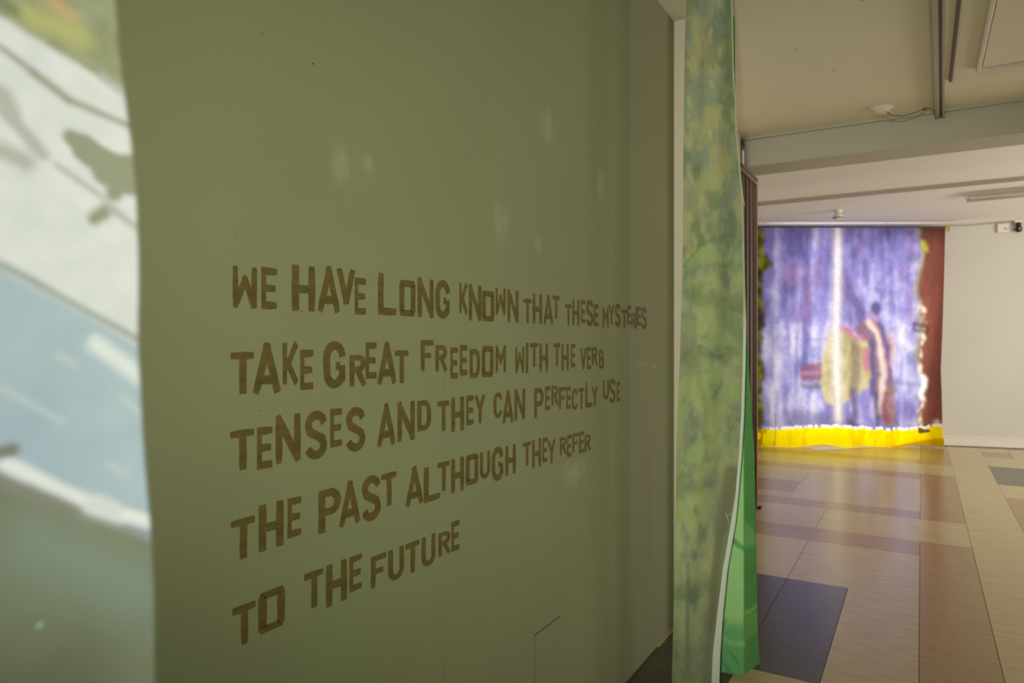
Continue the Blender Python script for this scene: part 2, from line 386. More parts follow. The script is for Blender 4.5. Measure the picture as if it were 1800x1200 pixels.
ts(.645, 1.63, 6.35, 7.61, 'tan', True); ts(1.63, 4.75, 6.35, 7.61, 'cream', True)
ts(.645, 4.75, 7.61, 8.27, 'cream', True, .0008)
ts(.645, 1.63, 8.27, 9.44, 'grey', True); ts(1.63, 4.75, 8.27, 9.44, 'cream', True)
ts(.645, 4.75, 9.44, 10.15, 'cream', True, .0008); ts(.645, .95, 10.15, 10.66, 'tan', True); ts(.95, 4.75, 10.15, 12.0, 'beige', True); ts(.645, .95, 10.66, 12.0, 'cream', True)

# ------------------------------------------------------------ hand painted lettering
def arc(cx, cy, rx, ry, a0, a1, n=8):
    return [(cx+rx*math.cos(R(a0+(a1-a0)*i/n)), cy+ry*math.sin(R(a0+(a1-a0)*i/n))) for i in range(n+1)]
GL = {
 'W': [[(0, 1), (.03, 0)], [(.03, 0), (.5, .72)], [(.5, .72), (.97, 0)], [(.97, 0), (1, 1)]],
 'E': [[(1, 1), (0, 1), (0, 0), (1, 0)], [(0, .5), (.85, .5)]],
 'F': [[(1, 1), (0, 1), (0, 0)], [(0, .5), (.7, .5)]],
 'H': [[(0, 1), (0, 0)], [(1, 1), (1, 0)], [(0, .48), (1, .48)]],
 'A': [[(0, 0), (.5, 1)], [(.5, 1), (1, 0)], [(.24, .22), (.76, .22)]],
 'V': [[(0, 1), (.52, 0)], [(.52, 0), (1, 1)]],
 'L': [[(0, 1), (0, 0), (1, 0)]],
 'O': [[(.5, 1), (.95, 1), (1, .94), (1, .06), (.95, 0), (.05, 0), (0, .06), (0, .94), (.05, 1), (.5, 1)]],
 'N': [[(0, 0), (0, 1)], [(0, 1), (1, 0)], [(1, 0), (1, 1)]],
 'G': [arc(.5, .66, .5, .34, 10, 180)+arc(.5, .32, .5, .32, 180, 345)[1:]+[(1, .2)], [(.97, .1), (.97, .46)], [(.62, .46), (.8, .46)]],
 'K': [[(0, 1), (0, 0)], [(1, 1), (.2, .42)], [(.3, .5), (1, 0)]],
 'T': [[(0, 1), (1, 1)], [(.52, 1), (.52, 0)]],
 'S': [arc(.5, .76, .5, .24, 15, 180, 7)+[(.12, .6), (.5, .5), (.88, .4)]+arc(.5, .24, .5, .24, 0, -160, 7)],
 'M': [[(0, 0), (0, 1)], [(0, 1), (.5, .4)], [(.5, .4), (1, 1)], [(1, 1), (1, 0)]],
 'Y': [[(0, 1), (.5, .5)], [(1, 1), (.5, .48), (.5, 0)]],
 'R': [[(0, 0), (0, 1)], [(.2, 1), (.6, 1)]+arc(.6, .77, .4, .23, 80, -90, 6)+[(.2, .54)], [(.45, .54), (1, 0)]],
 'I': [[(.5, 1), (.5, 0)]],
 'D': [[(0, 0), (0, 1)], [(.2, 1), (.55, 1)]+arc(.55, .62, .45, .38, 80, 0, 4)+arc(.55, .38, .45, .38, 0, -80, 4)[1:]+[(.55, 0), (.2, 0)]],
 'P': [[(0, 0), (0, 1)], [(.2, 1), (.55, 1)]+arc(.55, .73, .45, .27, 80, -90, 7)+[(.2, .46)]],
 'U': [[(0, 1), (0, .3)]+arc(.5, .28, .5, .28, 190, 350, 7)+[(1, .3), (1, 1)]],
 'B': [[(0, 0), (0, 1)], [(.2, 1), (.55, 1)]+arc(.55, .77, .38, .23, 80, -90, 5)+[(.2, .54)], [(.5, .54)]+arc(.55, .27, .45, .27, 80, -80, 6)+[(.5, 0), (.2, 0)]],
 'C': [arc(.5, .70, .5, .30, 15, 180)+arc(.5, .30, .5, .30, 180, 340)[1:]],
}
A_ = (380, 440, 4.2857); B_ = (760, 470, 4.2857); C_ = (380, 680, 4.2857); D_ = (760, 640, 4.2857); E_ = (380, 880, 3.75)
LET = [
 (A_, 'W 115 308 110 437|E 335 460 122 445|H 562 748 102 463|A 760 932 120 470|V 905 1045 130 405|E 1040 1130 203 485|L 1213 1362 165 492|O 1375 1503 218 500|N 1512 1640 203 508|G 1645 1765 222 515'),
 (B_, 'K 200 262 112 350|N 270 370 125 403|O 370 468 172 408|W 473 552 150 360|N 562 650 165 415|T 682 748 232 420|H 752 828 192 428|A 835 910 205 430|T 902 960 208 388|T 997 1050 273 440|H 1052 1108 238 440|E 1118 1152 243 420|S 1155 1215 243 445|E 1215 1252 275 443|M 1280 1328 300 455|Y 1328 1370 278 430|S 1372 1420 272 450|T 1422 1468 315 455|E 1466 1498 288 430|R 1498 1532 340 460|I 1526 1544 292 462|E 1544 1575 295 440|S 1573 1615 297 467'),
 (A_, 'T 100 288 762 1082|A 270 485 697 1085|K 495 612 693 1012|E 628 733 747 1055|G 798 980 680 1040|R 1000 1128 785 1027|E 1122 1210 690 970|A 1210 1358 690 1012|T 1340 1450 750 1000|F 1537 1640 675 910|R 1648 1740 712 915'),
 (B_, 'E 133 193 600 838|E 205 265 583 815|D 278 360 613 835|O 368 462 590 830|M 473 553 588 795|W 622 692 597 797|I 700 725 565 797|T 733 797 568 750|H 803 873 570 788|T 910 965 568 745|H 970 1028 575 780|E 1042 1078 575 752|V 1113 1160 605 765|E 1163 1197 598 768|R 1200 1245 597 740|B 1253 1293 617 765'),
 (C_, 'T 98 290 310 625|E 303 425 290 628|N 440 637 195 585|S 660 840 178 548|E 855 950 155 460|S 970 1128 150 487|A 1208 1350 125 455|N 1360 1497 100 418|D 1510 1620 92 338|T 1662 1757 98 330'),
 (D_, 'H 137 240 240 515|E 252 312 232 463|Y 318 397 225 445|C 457 530 210 412|A 525 612 197 450|N 615 700 180 428|P 763 840 172 410|E 848 890 162 350|R 895 948 157 312|F 950 1008 167 340|E 1008 1045 165 340|C 1047 1097 182 350|T 1098 1145 175 338|L 1150 1207 130 330|Y 1200 1245 160 320|U 1283 1332 115 265|S 1330 1380 108 295|E 1388 1415 130 283'),
 (E_, 'T 90 258 92 383|H 272 447 -10 345'),
 (C_, 'E 533 643 815 1145|P 762 943 742 1115|A 922 1087 708 1065|S 1090 1245 662 1010|T 1238 1360 630 893|A 1423 1560 597 912|L 1558 1690 577 880|T 1663 1760 550 785'),
 (D_, 'H 137 240 690 977|O 247 348 665 920|U 355 437 645 862|G 442 538 618 880|H 545 630 597 845|T 680 745 577 765|H 748 820 552 790|E 827 868 548 745|Y 867 927 560 747|R 958 1010 540 690|E 1012 1050 527 703|F 1053 1103 513 670|E 1103 1145 500 675|R 1145 1193 520 665'),
 (E_, 'T 100 265 650 945|O 273 457 548 892|T 575 710 437 703|H 718 865 375 712|E 875 962 340 610|F 1015 1125 332 587|U 1130 1240 288 522|T 1243 1343 250 473|U 1350 1447 208 430|R 1460 1545 185 375|E 1548 1605 120 340'),
]
rng = random.Random(4)
p0 = wal(430, 1132)
txt = empty('wall_lettering', (XW, p0[1], p0[2]), 'brown hand-painted capital lettering in five lines on the greenish left wall', 'lettering')
def letter(ch, Y0, Y1, Z0, Z1, idx):
    w_, h_ = Y1-Y0, Z1-Z0
    tx = w_*.8 if ch == 'I' else (.25 if ch in 'NA' else .29)*w_
    if ch in 'WM': tx = .21*w_
    tz = .185*h_
    bm = bmesh.new()
    for si, st in enumerate(GL[ch]):
        x_lo, x_hi = Y0+tx/2, Y1-tx/2; z_lo, z_hi = Z0+tz/2, Z1-tz/2
        P = []
        for (u, v) in st:
            P.append(Vector(((x_lo+u*(x_hi-x_lo))/tx, (z_lo+v*(z_hi-z_lo))/tz)))
        # free ends of strokes carry on half a brush width
        closed = ch == 'O'; ext = 0 if closed else (.15 if ch in 'SC' else .1 if ch == 'G' else .48)
        P[0] = P[0]+(P[0]-P[1]).normalized()*ext
        P[-1] = P[-1]+(P[-1]-P[-2]).normalized()*ext
        # brush wander: resample
        Q = [P[0]]
        for a, b in zip(P, P[1:]):
            n = max(1, int((b-a).length/1.1))
            for k in range(1, n+1): Q.append(a.lerp(b, k/n))
        P = Q; n = len(P); L_, R_ = [], []
        for i in range(n):
            d1 = (P[i]-P[i-1]).normalized() if i else (P[1]-P[0]).normalized()
            d2 = (P[i+1]-P[i]).normalized() if i < n-1 else d1
            n1 = Vector((-d1.y, d1.x)); n2 = Vector((-d2.y, d2.x)); mm = (n1+n2)
            if mm.length < .2: mm = n1
            mm.normalize(); k = min(1.5, 1/max(.4, mm.dot(n1)))*.5
            ja, jb = rng.uniform(-.045, .045), rng.uniform(-.045, .045)
            if i in (0, n-1) and not closed: k *= rng.uniform(.80, .98)
            L_.append(P[i]+mm*(k+ja)); R_.append(P[i]-mm*(k+jb))
        if closed: L_[-1], R_[-1] = L_[0], R_[0]
        x1 = XW+.0006+.00018*si
        f = [[bm.verts.new((x, q.x*tx, q.y*tz)) for q in row] for x in (XW+.0001, x1) for row in (L_, R_)]
        a0, b0, a1, b1 = f
        for i in range(n-1):
            bm.faces.new((a1[i], a1[i+1], b1[i+1], b1[i]))
            bm.faces.new((a0[i], a0[i+1], a1[i+1], a1[i])); bm.faces.new((b0[i], b1[i], b1[i+1], b0[i+1]))
        if closed: continue
        bm.faces.new((a0[0], a1[0], b1[0], b0[0])); bm.faces.new((a0[-1], b0[-1], b1[-1], a1[-1]))
    mb = MB(); mb.bm.free(); mb.bm = bm
    mb.build('letter', M['letter_paint'], txt, origin=(XW, (Y0+Y1)/2, Z0))
idx = 0
for (ox, oy, k), s in LET:
    for it in s.split('|'):
        ch, a, b, t, u = it.split(); x0, x1 = ox+float(a)/k, ox+float(b)/k; yt, yb = oy+float(t)/k, oy+float(u)/k
        Y0, Y1 = wal(x0, 600)[1], wal(x1, 600)[1]
        ins = .035*(Y1-Y0); Y0 += ins; Y1 -= ins
        mid = (x0+x1)/2
        ztop = wal(mid if ch in 'AGSC' else (x0 if yt < 600 else x1), yt)[2]
        zbot = wal(mid if ch in 'VSUGTYFP' and ch not in 'FP' else (x0 if yb > 600 else x1), yb)[2]
        if ch == 'T' and yt > 600: ztop = wal(x1, yt)[2]
        letter(ch, Y0, Y1, zbot, ztop, idx); idx += 1

# ------------------------------------------------------------ value noise for cloth colours
class VN:
    def __init__(s, seed): s.t = np.random.RandomState(seed).rand(256, 256)
    def n(s, x, y):
        xi, yi = np.floor(x).astype(int), np.floor(y).astype(int); fx, fy = x-xi, y-yi
        fx = fx*fx*(3-2*fx); fy = fy*fy*(3-2*fy); t = s.t
        a, b = t[xi % 256, yi % 256], t[(xi+1) % 256, yi % 256]; c, d = t[xi % 256, (yi+1) % 256], t[(xi+1) % 256, (yi+1) % 256]
        return (a*(1-fx)+b*fx)*(1-fy)+(c*(1-fx)+d*fx)*fy
    def f(s, x, y, o=4):
        r = 0; a = .5; tot = 0
        for i in range(o): r = r+a*s.n(x*2**i+17*i, y*2**i+31*i); tot += a; a *= .55
        return r/tot
def sm(x, a, b):
    t = np.clip((x-a)/(b-a), 0, 1); return t*t*(3-2*t)
def seg(x, y, p, q, ax=1.0):
    dx, dy = q[0]-p[0], q[1]-p[1]; t = np.clip(((x-p[0])*dx+(y-p[1])*dy)/(dx*dx+dy*dy), 0, 1)
    return np.hypot(x-p[0]-t*dx, y-p[1]-t*dy)
def path(x, y, pts):
    return np.min([seg(x, y, a, b) for a, b in zip(pts, pts[1:])], axis=0)
def inside(x, y, poly):
    r = np.zeros(x.shape, bool); n = len(poly)
    for i in range(n):
        (x0, y0), (x1, y1) = poly[i], poly[(i+1) % n]
        c = ((y0 > y) != (y1 > y)) & (x < (x1-x0)*(y-y0)/((y1-y0)+1e-9)+x0); r ^= c
    return r
def polymask(x, y, poly, soft=3):
    d = path(x, y, list(poly)+[poly[0]]); d = np.where(inside(x, y, poly), d, -d); return sm(d, -soft, soft)
def over(c, m_, col): return c*(1-m_[:, None])+np.array(srgb(col))[None]*m_[:, None]

# ------------------------------------------------------------ painted banner hanging at the far end
DB = 9.16
NX, NY = 250, 260
U, V = np.meshgrid(np.linspace(0, 1, NX), np.linspace(0, 1, NY))
U, V = U.ravel(), V.ravel()
def interp(v, xs, ys): return np.interp(v, xs, ys)
ex_r = interp(V, [0, .2, .42, .65, .82, .93, 1], [1662, 1660, 1657, 1653, 1655, 1655.5, 1658])
px = 1322+U*(ex_r-1322)
bot = 784.5+2.2*np.sin(U*11+.4)+1.6*np.sin(U*25+2)+2.5*(U < .25)
py = 400+V*(bot-400)
fold = .022*np.sin(U*21+1.2*np.sin(V*2.2))*(.25+.75*V)+.012*np.sin(U*47+V*1.5)*(.3+.7*V)
fold = fold+.035*sm(V, .93, 1.0)*np.sin(U*9+1)
d = DB+fold
cx = (px-900)/FPX*DB
bx, by = cx*CS-d*SN, cx*SN+d*CS
bz = H+(600-py)/FPX*DB
bz = np.maximum(bz, .004)
A = VN(3); B2 = VN(8); C2 = VN(21)
wx = px+8*(A.f(px/14, py/14)-.5); wy = py+10*(B2.f(px/16, py/16)-.5)
stre = A.f(px/7.0, py/60.0, 4); blot = B2.f(px/26, py/34, 4); fine = C2.f(px/3.5, py/5, 3)
v = .27+.80*(stre-.5)+.95*(blot-.5)+.25*(fine-.5)
v = v+.34*sm(py, 400, 620)-.22*sm(py, 690, 760)
v = v+.25*np.exp(-((px-1365)/10)**2)+.22*np.exp(-((px-1432)/8)**2)-.30*np.exp(-((px-1384)/9)**2)*(1-sm(py, 540, 620))-.34*np.exp(-((px-1417-3*np.sin(py/60))/8)**2)*(1-sm(py, 620, 700))
v = v+.28*np.exp(-((px-1590)/28)**2-((py-640)/70)**2)+.2*np.exp(-((px-1605)/30)**2-((py-480)/50)**2)
v = np.clip(v, 0, 1)[:, None]
c1, c2, c3 = np.array(srgb((88, 78, 145))), np.array(srgb((138, 132, 205))), np.array(srgb((214, 212, 240)))
col = np.where(v < .5, c1+(c2-c1)*v*2, c2+(c3-c2)*(v*2-1))
warm = sm(A.f(px/18+5, py/40+9), .55, .75)*.5
col = over(col, warm*(1-sm(py, 500, 640)), (150, 110, 165))
# tree trunk and arches behind the figure
col = over(col, .75*sm(9-path(wx, wy, [(1484, 505), (1502, 528), (1513, 548), (1517, 590)]), -3, 3), (92, 78, 140))
for a, b, r in (((1494, 540), (1494, 566), 4.5), ((1480, 545), (1480, 562), 2.5), ((1550, 512), (1549, 545), 3), ((1566, 510), (1565, 552), 2.5), ((1534, 436), (1533, 460), 3), ((1520, 460), (1519, 500), 3.5), ((1568, 425), (1567, 440), 3), ((1500, 445), (1502, 435), 6), ((1550, 425), (1551, 455), 5), ((1600, 455), (1610, 450), 8), ((1488, 490), (1492, 500), 6), ((1540, 508), (1540, 512), 4)):
    col = over(col, .6*sm(r-seg(wx, wy, a, b), -2, 2), (84, 84, 150))
for a, b in (((1418, 598), (1455, 595)), ((1525, 508), (1532, 508)), ((1590, 485), (1612, 480)), ((1570, 671), (1628, 678)), ((1595, 545), (1612, 542)), ((1560, 580), (1575, 576))):
    col = over(col, .6*sm(1.4-seg(px, py, a, b), -1, 1.2), (60, 60, 120))
# red van left of the figure
col = over(col, .85*polymask(wx, wy, [(1408, 645), (1418, 638), (1446, 640), (1446, 670), (1407, 668)], 2), (135, 68, 95))
col = over(col, .7*polymask(px, py, [(1405, 672), (1446, 672), (1444, 683), (1410, 682)], 2), (76, 70, 100))
col = over(col, .8*sm(1.5-seg(px, py, (1408, 656), (1446, 655)), -1, 1), (190, 150, 180))
col = over(col, .7*sm(1.5-seg(px, py, (1412, 674), (1430, 675)), -1, 1), (200, 200, 220))
for a, b in (((1412, 610), (1414, 635)), ((1430, 612), (1436, 632))):
    col = over(col, .5*sm(5-seg(wx, wy, a, b), -2, 2), (92, 110, 170))
# skirt/pool shading
col = over(col, .45*sm(20-path(wx, wy, [(1395, 742), (1440, 748), (1475, 746)]), -10, 10), (100, 92, 130))
# cloaked figure
cloak = [(1458, 575), (1474, 571), (1500, 584), (1530, 596), (1534, 640), (1530, 676), (1510, 690), (1488, 706), (1470, 713), (1452, 708), (1443, 672), (1449, 620)]
cm = polymask(wx, wy, cloak, 2.5)
col = over(col, cm, (196, 184, 128))
col = over(col, cm*.75*sm(A.f(px/9, py/22), .42, .68), (158, 148, 92))
col = over(col, cm*.7*sm(9-path(wx, wy, [(1503, 600), (1505, 650), (1500, 690)]), -5, 5), (112, 92, 92))
col = over(col, .75*sm(6-path(wx, wy, [(1500, 690), (1503, 720), (1498, 752)]), -4, 4), (98, 78, 112))
col = over(col, .8*sm(5-path(wx, wy, [(1493, 745), (1512, 750)]), -4, 4), (88, 66, 96))
col = over(col, .85*polymask(wx, wy, [(1516, 612), (1534, 606), (1532, 655), (1520, 655)], 3), (186, 96, 130))
col = over(col, .9*sm(5-path(wx, wy, [(1476, 574), (1500, 588), (1528, 595)]), -2, 2), (180, 92, 130))
col = over(col, .8*sm(2.6-path(wx, wy, [(1500, 584), (1514, 590), (1528, 591)]), -1.5, 1.5), (205, 175, 215))
col = over(col, .9*polymask(wx, wy, [(1498, 578), (1515, 566), (1530, 562), (1545, 566), (1556, 580), (1566, 610), (1570, 680), (1574, 742), (1558, 748), (1546, 735), (1540, 745), (1536, 700), (1530, 640), (1528, 598), (1510, 588)], 3), (132, 92, 118))
col = over(col, .9*sm(5-path(wx, wy, [(1533, 600), (1535, 650), (1535, 690)]), -2, 2), (88, 80, 130))
col = over(col, .9*sm(4.5-path(wx, wy, [(1528, 566), (1543, 585), (1549, 620), (1553, 655), (1551, 690), (1545, 725)]), -2, 2), (222, 205, 186))
col = over(col, .9*sm(2.2-path(wx, wy, [(1537, 566), (1550, 585), (1557, 620), (1559, 660)]), -1.5, 1.5), (188, 110, 126))
col = over(col, .9*sm(3.5-path(wx, wy, [(1547, 566), (1556, 590), (1561, 630), (1564, 665)]), -2, 2), (78, 78, 140))
col = over(col, .8*sm(4-path(wx, wy, [(1562, 590), (1568, 610), (1566, 640)]), -2.5, 2.5), (205, 165, 165))
col = over(col, .85*sm(8-path(wx, wy, [(1562, 690), (1566, 720), (1562, 740)]), -3, 3), (152, 118, 104))
col = over(col, .85*sm(4.5-path(wx, wy, [(1556, 690), (1554, 720), (1560, 742)]), -3, 3), (140, 66, 92))
col = over(col, .9*sm(3-path(wx, wy, [(1542, 690), (1544, 730), (1544, 752)]), -2, 2), (66, 62, 100))
hd = np.hypot((px-1540)/8.5, (py-542)/12.5)
col = over(col, .92*sm(1.1-hd, -.15, .2), (70, 62, 128))
col = over(col, .7*sm(3.5-path(px, py, [(1535, 553), (1543, 560)]), -2, 2), (180, 130, 165))
# coach / marks on the right
col = over(col, .55*sm(10-path(wx, wy, [(1603, 625), (1612, 640)]), -4, 4), (92, 108, 178))
col = over(col, .55*sm(10-path(wx, wy, [(1600, 590), (1612, 600)]), -4, 4), (140, 120, 200))
# seam down the middle, light passing through it painted as pale colour and halo
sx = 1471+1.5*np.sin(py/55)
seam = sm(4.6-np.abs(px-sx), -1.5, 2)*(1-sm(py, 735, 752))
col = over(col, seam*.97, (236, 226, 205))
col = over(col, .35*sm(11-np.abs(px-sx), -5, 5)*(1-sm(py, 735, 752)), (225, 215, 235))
# left foliage border
le = 1343+16*(A.f(py/13, py*0+3, 4)-.35)+14*np.exp(-((py-465)/14)**2)-3
lm = sm(le-px, -2.5, 3)
col = over(col, lm, (84, 84, 28))
col = over(col, lm*.9*sm(B2.f(px/5, py/8), .5, .62), (150, 152, 52))
col = over(col, lm*.85*sm(C2.f(px/6+3, py/10+7), .52, .66), (46, 44, 20))
col = over(col, lm*.8*np.exp(-((py-560)/20)**2), (66, 50, 58))
# brown right border with a ragged yellow and white edge
re = 1621-3*np.sin(py/19)-5*(A.f(py/8, py*0+9, 4)-.5)*2-2+np.where(py > 690, -3, 0)
rm = sm(px-re, -2, 2)
col = over(col, sm(px-re+6, -2, 2)*(1-rm)*.95*np.where(py < 640, 1, 0)*sm(C2.f(px/4, py/6), .3, .5), (150, 146, 50))
col = over(col, rm, (112, 68, 58))
col = over(col, rm*.6*sm(B2.f(px/20, py/60), .45, .7), (134, 78, 64))
col = over(col, rm*.5*(1-sm(py, 400, 450)), (84, 56, 58))
wd = sm(4.5-np.abs(px-re-3+2*np.sin(py/6)), -1.5, 1.5)
col = over(col, wd*.95*sm(C2.f(px/4, py/7+3), .48, .58)*sm(py, 525, 545), (245, 235, 205))
col = over(col, wd*.97*sm(py, 655, 665)*(1-sm(py, 700, 708)), (255, 250, 238))
col = over(col, wd*.9*sm(py, 420, 425)*(1-sm(py, 440, 446)), (170, 165, 55))
col = over(col, .9*sm(2.2-path(px, py, [(1606, 568), (1606, 580), (1618, 582)]), -1, 1), (52, 52, 96))
col = over(col, .9*sm(2.6-path(px, py, [(1606, 568), (1631, 575), (1630, 585), (1624, 584)]), -1, 1), (66, 46, 36))
col = over(col, sm(1-np.hypot((px-1647)/4.5, (py-741)/2), -.3, .3), (240, 235, 225))
g_ = col.reshape(NY, NX, 3)
ker = np.exp(-np.arange(-4, 5)**2/(2*1.7**2)); ker /= ker.sum()
pad = np.pad(g_, ((4, 4), (4, 4), (0, 0)), 'edge')
pad = sum(k*pad[:, i:i+NX] for i, k in enumerate(ker)); g_ = sum(k*pad[i:i+NY] for i, k in enumerate(ker))
col = g_.reshape(-1, 3); lum = (col@np.array([.3, .5, .2]))[:, None]
mid_ = (px < 1618) & (px > 1348); ds = np.where(mid_, .84, 1.0)[:, None]; col = lum+(col-lum)*ds; col = np.where(mid_[:, None], col*.86+.012, col)
tex = (.86+.28*C2.f(px/3.2+40, py/4.5, 3))*(.9+.2*A.f(px/9+60, py/12, 3)); col = col*np.where(px < 1660, tex, 1)[:, None]
# yellow lower border under a torn white edge
ye = 753+3*(A.f(px/10, px*0+4, 4)-.5)*2-2*sm(px, 1620, 1640)+2.5*np.sin(px/40)
ym = sm(py-ye, -1, 1.5)
col = over(col, sm(py-ye+4.5, -1.5, 1.5)*sm(B2.f(px/5, px*0), .25, .45), (240, 236, 236))
col = over(col, ym, (254, 230, 2))
col = over(col, ym*.5*sm(B2.f(px/12, py/30), .5, .7), (222, 176, 6))
col = over(col, ym*.75*sm(14-(px-1335), -5, 8)*sm(C2.f(px/5, py/12), .4, .55), (150, 112, 8))
col = over(col, ym*.8*polymask(px, py, [(1570, 784), (1610, 777), (1665, 768), (1665, 795), (1560, 795)], 1.5), (200, 152, 4))
col = over(col, .9*sm(3-path(wx, wy, [(1615, 757), (1628, 759), (1636, 757)]), -1, 1), (70, 44, 40))
col = over(col, .5*sm(.9-np.abs(px-1363), -.6, .6)*sm(py, 722, 728), (60, 60, 90))
faces = [(j*NX+i, j*NX+i+1, (j+1)*NX+i+1, (j+1)*NX+i) for j in range(NY-1) for i in range(NX-1)]
ban = empty('painted_banner', pt(1490, 788, DB)[:2]+(0,), 'large violet painted cloth of a cloaked figure with yellow lower border, at the far end', 'banner')
M['banner_cloth'] = cloth_mat('banner_cloth', .55, 500, .1)
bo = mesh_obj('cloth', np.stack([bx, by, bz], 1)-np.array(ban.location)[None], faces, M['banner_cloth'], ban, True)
bo.location = (0, 0, 0); tint(bo, col)
def banpt(px_, z, dd=0): p = pt(px_, 600, DB+dd); return (p[0], p[1], z)
zt = pt(1490, 398.5, DB)[2]
MB().tube([banpt(1318, zt), banpt(1664, zt)], .011, 10).build('hanging_batten', M['dark'], ban)
for k in (1345, 1560):
    q = banpt(k, zt); MB().tube([q, (q[0], q[1], CEIL)], .0025, 6).build('hanging_wire', M['steel'], ban)
q = banpt(1665, zt-.02, -.02)
MB().box((q[0]-.012, q[1]-.004, q[2]-.045), (q[0]+.028, q[1]+.004, q[2]+.03)).build('tape', M['tape'], ban)['label'] = 'yellow tape at the top right corner'

# white timber strip of the reveal behind the banner top
# ------------------------------------------------------------ green sheer hanging
M['sheer'] = cloth_mat('sheer', .22, 1400, .2)
cur = empty('green_hanging', (-.72, 2.85, 0), 'pale green cloth with painted-in projected light, hanging floor to ceiling at the end of the text wall', 'curtain')
def sheet(name, rows, dfun, nx, ny, y0, y1, colf, th=.0014):
    """rows: (py, px_left, px_right) outline measured on the cloth; dfun gives its distance"""
    u, v = np.meshgrid(np.linspace(0, 1, nx), np.linspace(0, 1, ny)); u, v = u.ravel(), v.ravel()
    py_ = y0+v*(y1-y0); ys = [r[0] for r in rows]
    l = np.interp(py_, ys, [r[1] for r in rows]); r_ = np.interp(py_, ys, [r[2] for r in rows])
    px_ = l+u*(r_-l); d_ = dfun(u, v, px_, py_)
    cx_ = (px_-900)/FPX*d_; X = cx_*CS-d_*SN; Y = cx_*SN+d_*CS; Z = H+(600-py_)/FPX*d_
    Z = np.clip(Z, .003, CEIL-.002)
    f_ = [(j*nx+i, j*nx+i+1, (j+1)*nx+i+1, (j+1)*nx+i) for j in range(ny-1) for i in range(nx-1)]
    o = mesh_obj(name, np.stack([X, Y, Z], 1)-np.array(cur.location)[None], f_, M['sheer'], cur, True); o.location = (0, 0, 0)
    tint(o, np.clip(colf(u, v, px_, py_), 0, 1)**.82)
    s_ = o.modifiers.new('thickness', 'SOLIDIFY'); s_.thickness = th; s_.offset = 0
    return o
S1, S2, S3 = VN(31), VN(44), VN(57)
def front_col(u, v, x, y):  # projected picture and shadow bands are painted into the cloth colour
    n1 = S1.f(x/22, y/40); n2 = S2.f(x/10, y/16); fine_ = S3.f(x/2.5, y/2.5, 2)
    c = np.tile(np.array(srgb((140, 148, 122))), (len(x), 1))
    c = over(c, .75*sm(n1, .42, .66), (176, 174, 112))
    c = over(c, .6*sm(S2.f(x/26+4, y/50+2), .48, .66), (98, 120, 88))
    c = over(c, .35*sm(S3.f(x/20+9, y/30), .55, .7), (168, 148, 118))
    lo = sm(y-(430+22*np.exp(-((x-1200)/22)**2)), -2, 3)
    c = over(c, .5*lo*sm(n2*.5+n1*.5, .36, .6), (172, 188, 130))
    c = over(c, .7*lo*(1-sm(y, 1030, 1090))*sm(S1.f(x/34+8, y/30+2), .48, .56), (158, 176, 108))
    c = over(c, .6*sm(3-path(x+9*(n2-.5), y+6*(n2-.5), [(1203, 468), (1216, 452), (1232, 432), (1262, 416), (1290, 414)]), -2, 3)*sm(n2, .3, .5), (86, 132, 78))
    for a, b, r in (((1225, 470), (1310, 465), 5), ((1222, 520), (1310, 535), 16), ((1200, 625), (1290, 622), 10), ((1275, 560), (1310, 600), 12), ((1195, 840), (1265, 798), 5), ((1200, 860), (1240, 850), 12), ((1190, 1050), (1250, 1030), 14)):
        c = over(c, .62*(.45+.7*n2)*sm(r-seg(x+22*(n1-.5), y+34*(n2-.5), a, b), -11, 9), (98, 110, 88))
    for a, b in (((1222, 560), (1216, 640)), ((1216, 640), (1203, 800)), ((1222, 640), (1238, 700)), ((1238, 700), (1242, 790))):
        c = over(c, .38*sm(4-seg(x+10*(n1-.5), y, a, b), -5, 5), (132, 130, 70))
    c = over(c, .6*sm(4-seg(x, y, (1209, 990), (1208, 1150)), -2, 2.5), (94, 116, 92))
    c = over(c, .8*sm(7-path(x, y, [(1278, 860), (1262, 960), (1254, 1040), (1250, 1210)])-0, -4, 4), (126, 122, 98))
    c = over(c, .8*sm(12-path(x, y, [(1285, 830), (1268, 930)]), -5, 5), (120, 122, 94))
    c = over(c, .5*sm(y, 1060, 1140), (128, 132, 104))
    c = over(c, .5*sm(x-1230, 0, 40)*sm(y, 780, 860)*(1-sm(y, 1100, 1160)), (124, 122, 92))
    for i in range(14):
        a = (1212+60*S1.t[i, 3]*(i % 3 > 0), 20+30*i); c = over(c, .38*sm(3-seg(x+14*(n2-.5), y+10*(n1-.5), a, (a[0]-4+8*S1.t[i, 9], a[1]+6+26*S1.t[i, 5])), -4, 3)*sm(n2, .35, .6), (206, 206, 132))
    c = over(c, .7*sm(2-seg(x, y, (1262, 681), (1268, 683)), -1, 2), (132, 118, 50)); c = over(c, .5*sm(2-seg(x, y, (1270, 695), (1282, 694)), -1, 2), (110, 150, 150))
    return c*(.92+.16*fine_[:, None])
rowsF = [(-110, 1207, 1283), (0, 1206, 1286), (60, 1204.5, 1288), (130, 1203, 1289), (180, 1202.5, 1293), (230, 1202, 1294), (300, 1201, 1300), (350, 1201, 1305), (430, 1200.5, 1306), (570, 1197, 1308), (640, 1195, 1307), (730, 1190, 1304), (800, 1189, 1300), (870, 1188, 1294), (920, 1187, 1286), (1000, 1186, 1272), (1080, 1184, 1262), (1150, 1182, 1254), (1245, 1180, 1250)]
def dF(u, v, x, y): return 2.74+.012*np.sin(u*6.0+v*3)+.006*np.sin(u*13+v*9)+.03*(u-.5)
sheet('front_panel', rowsF, dF, 70, 330, -110, 1240, front_col)
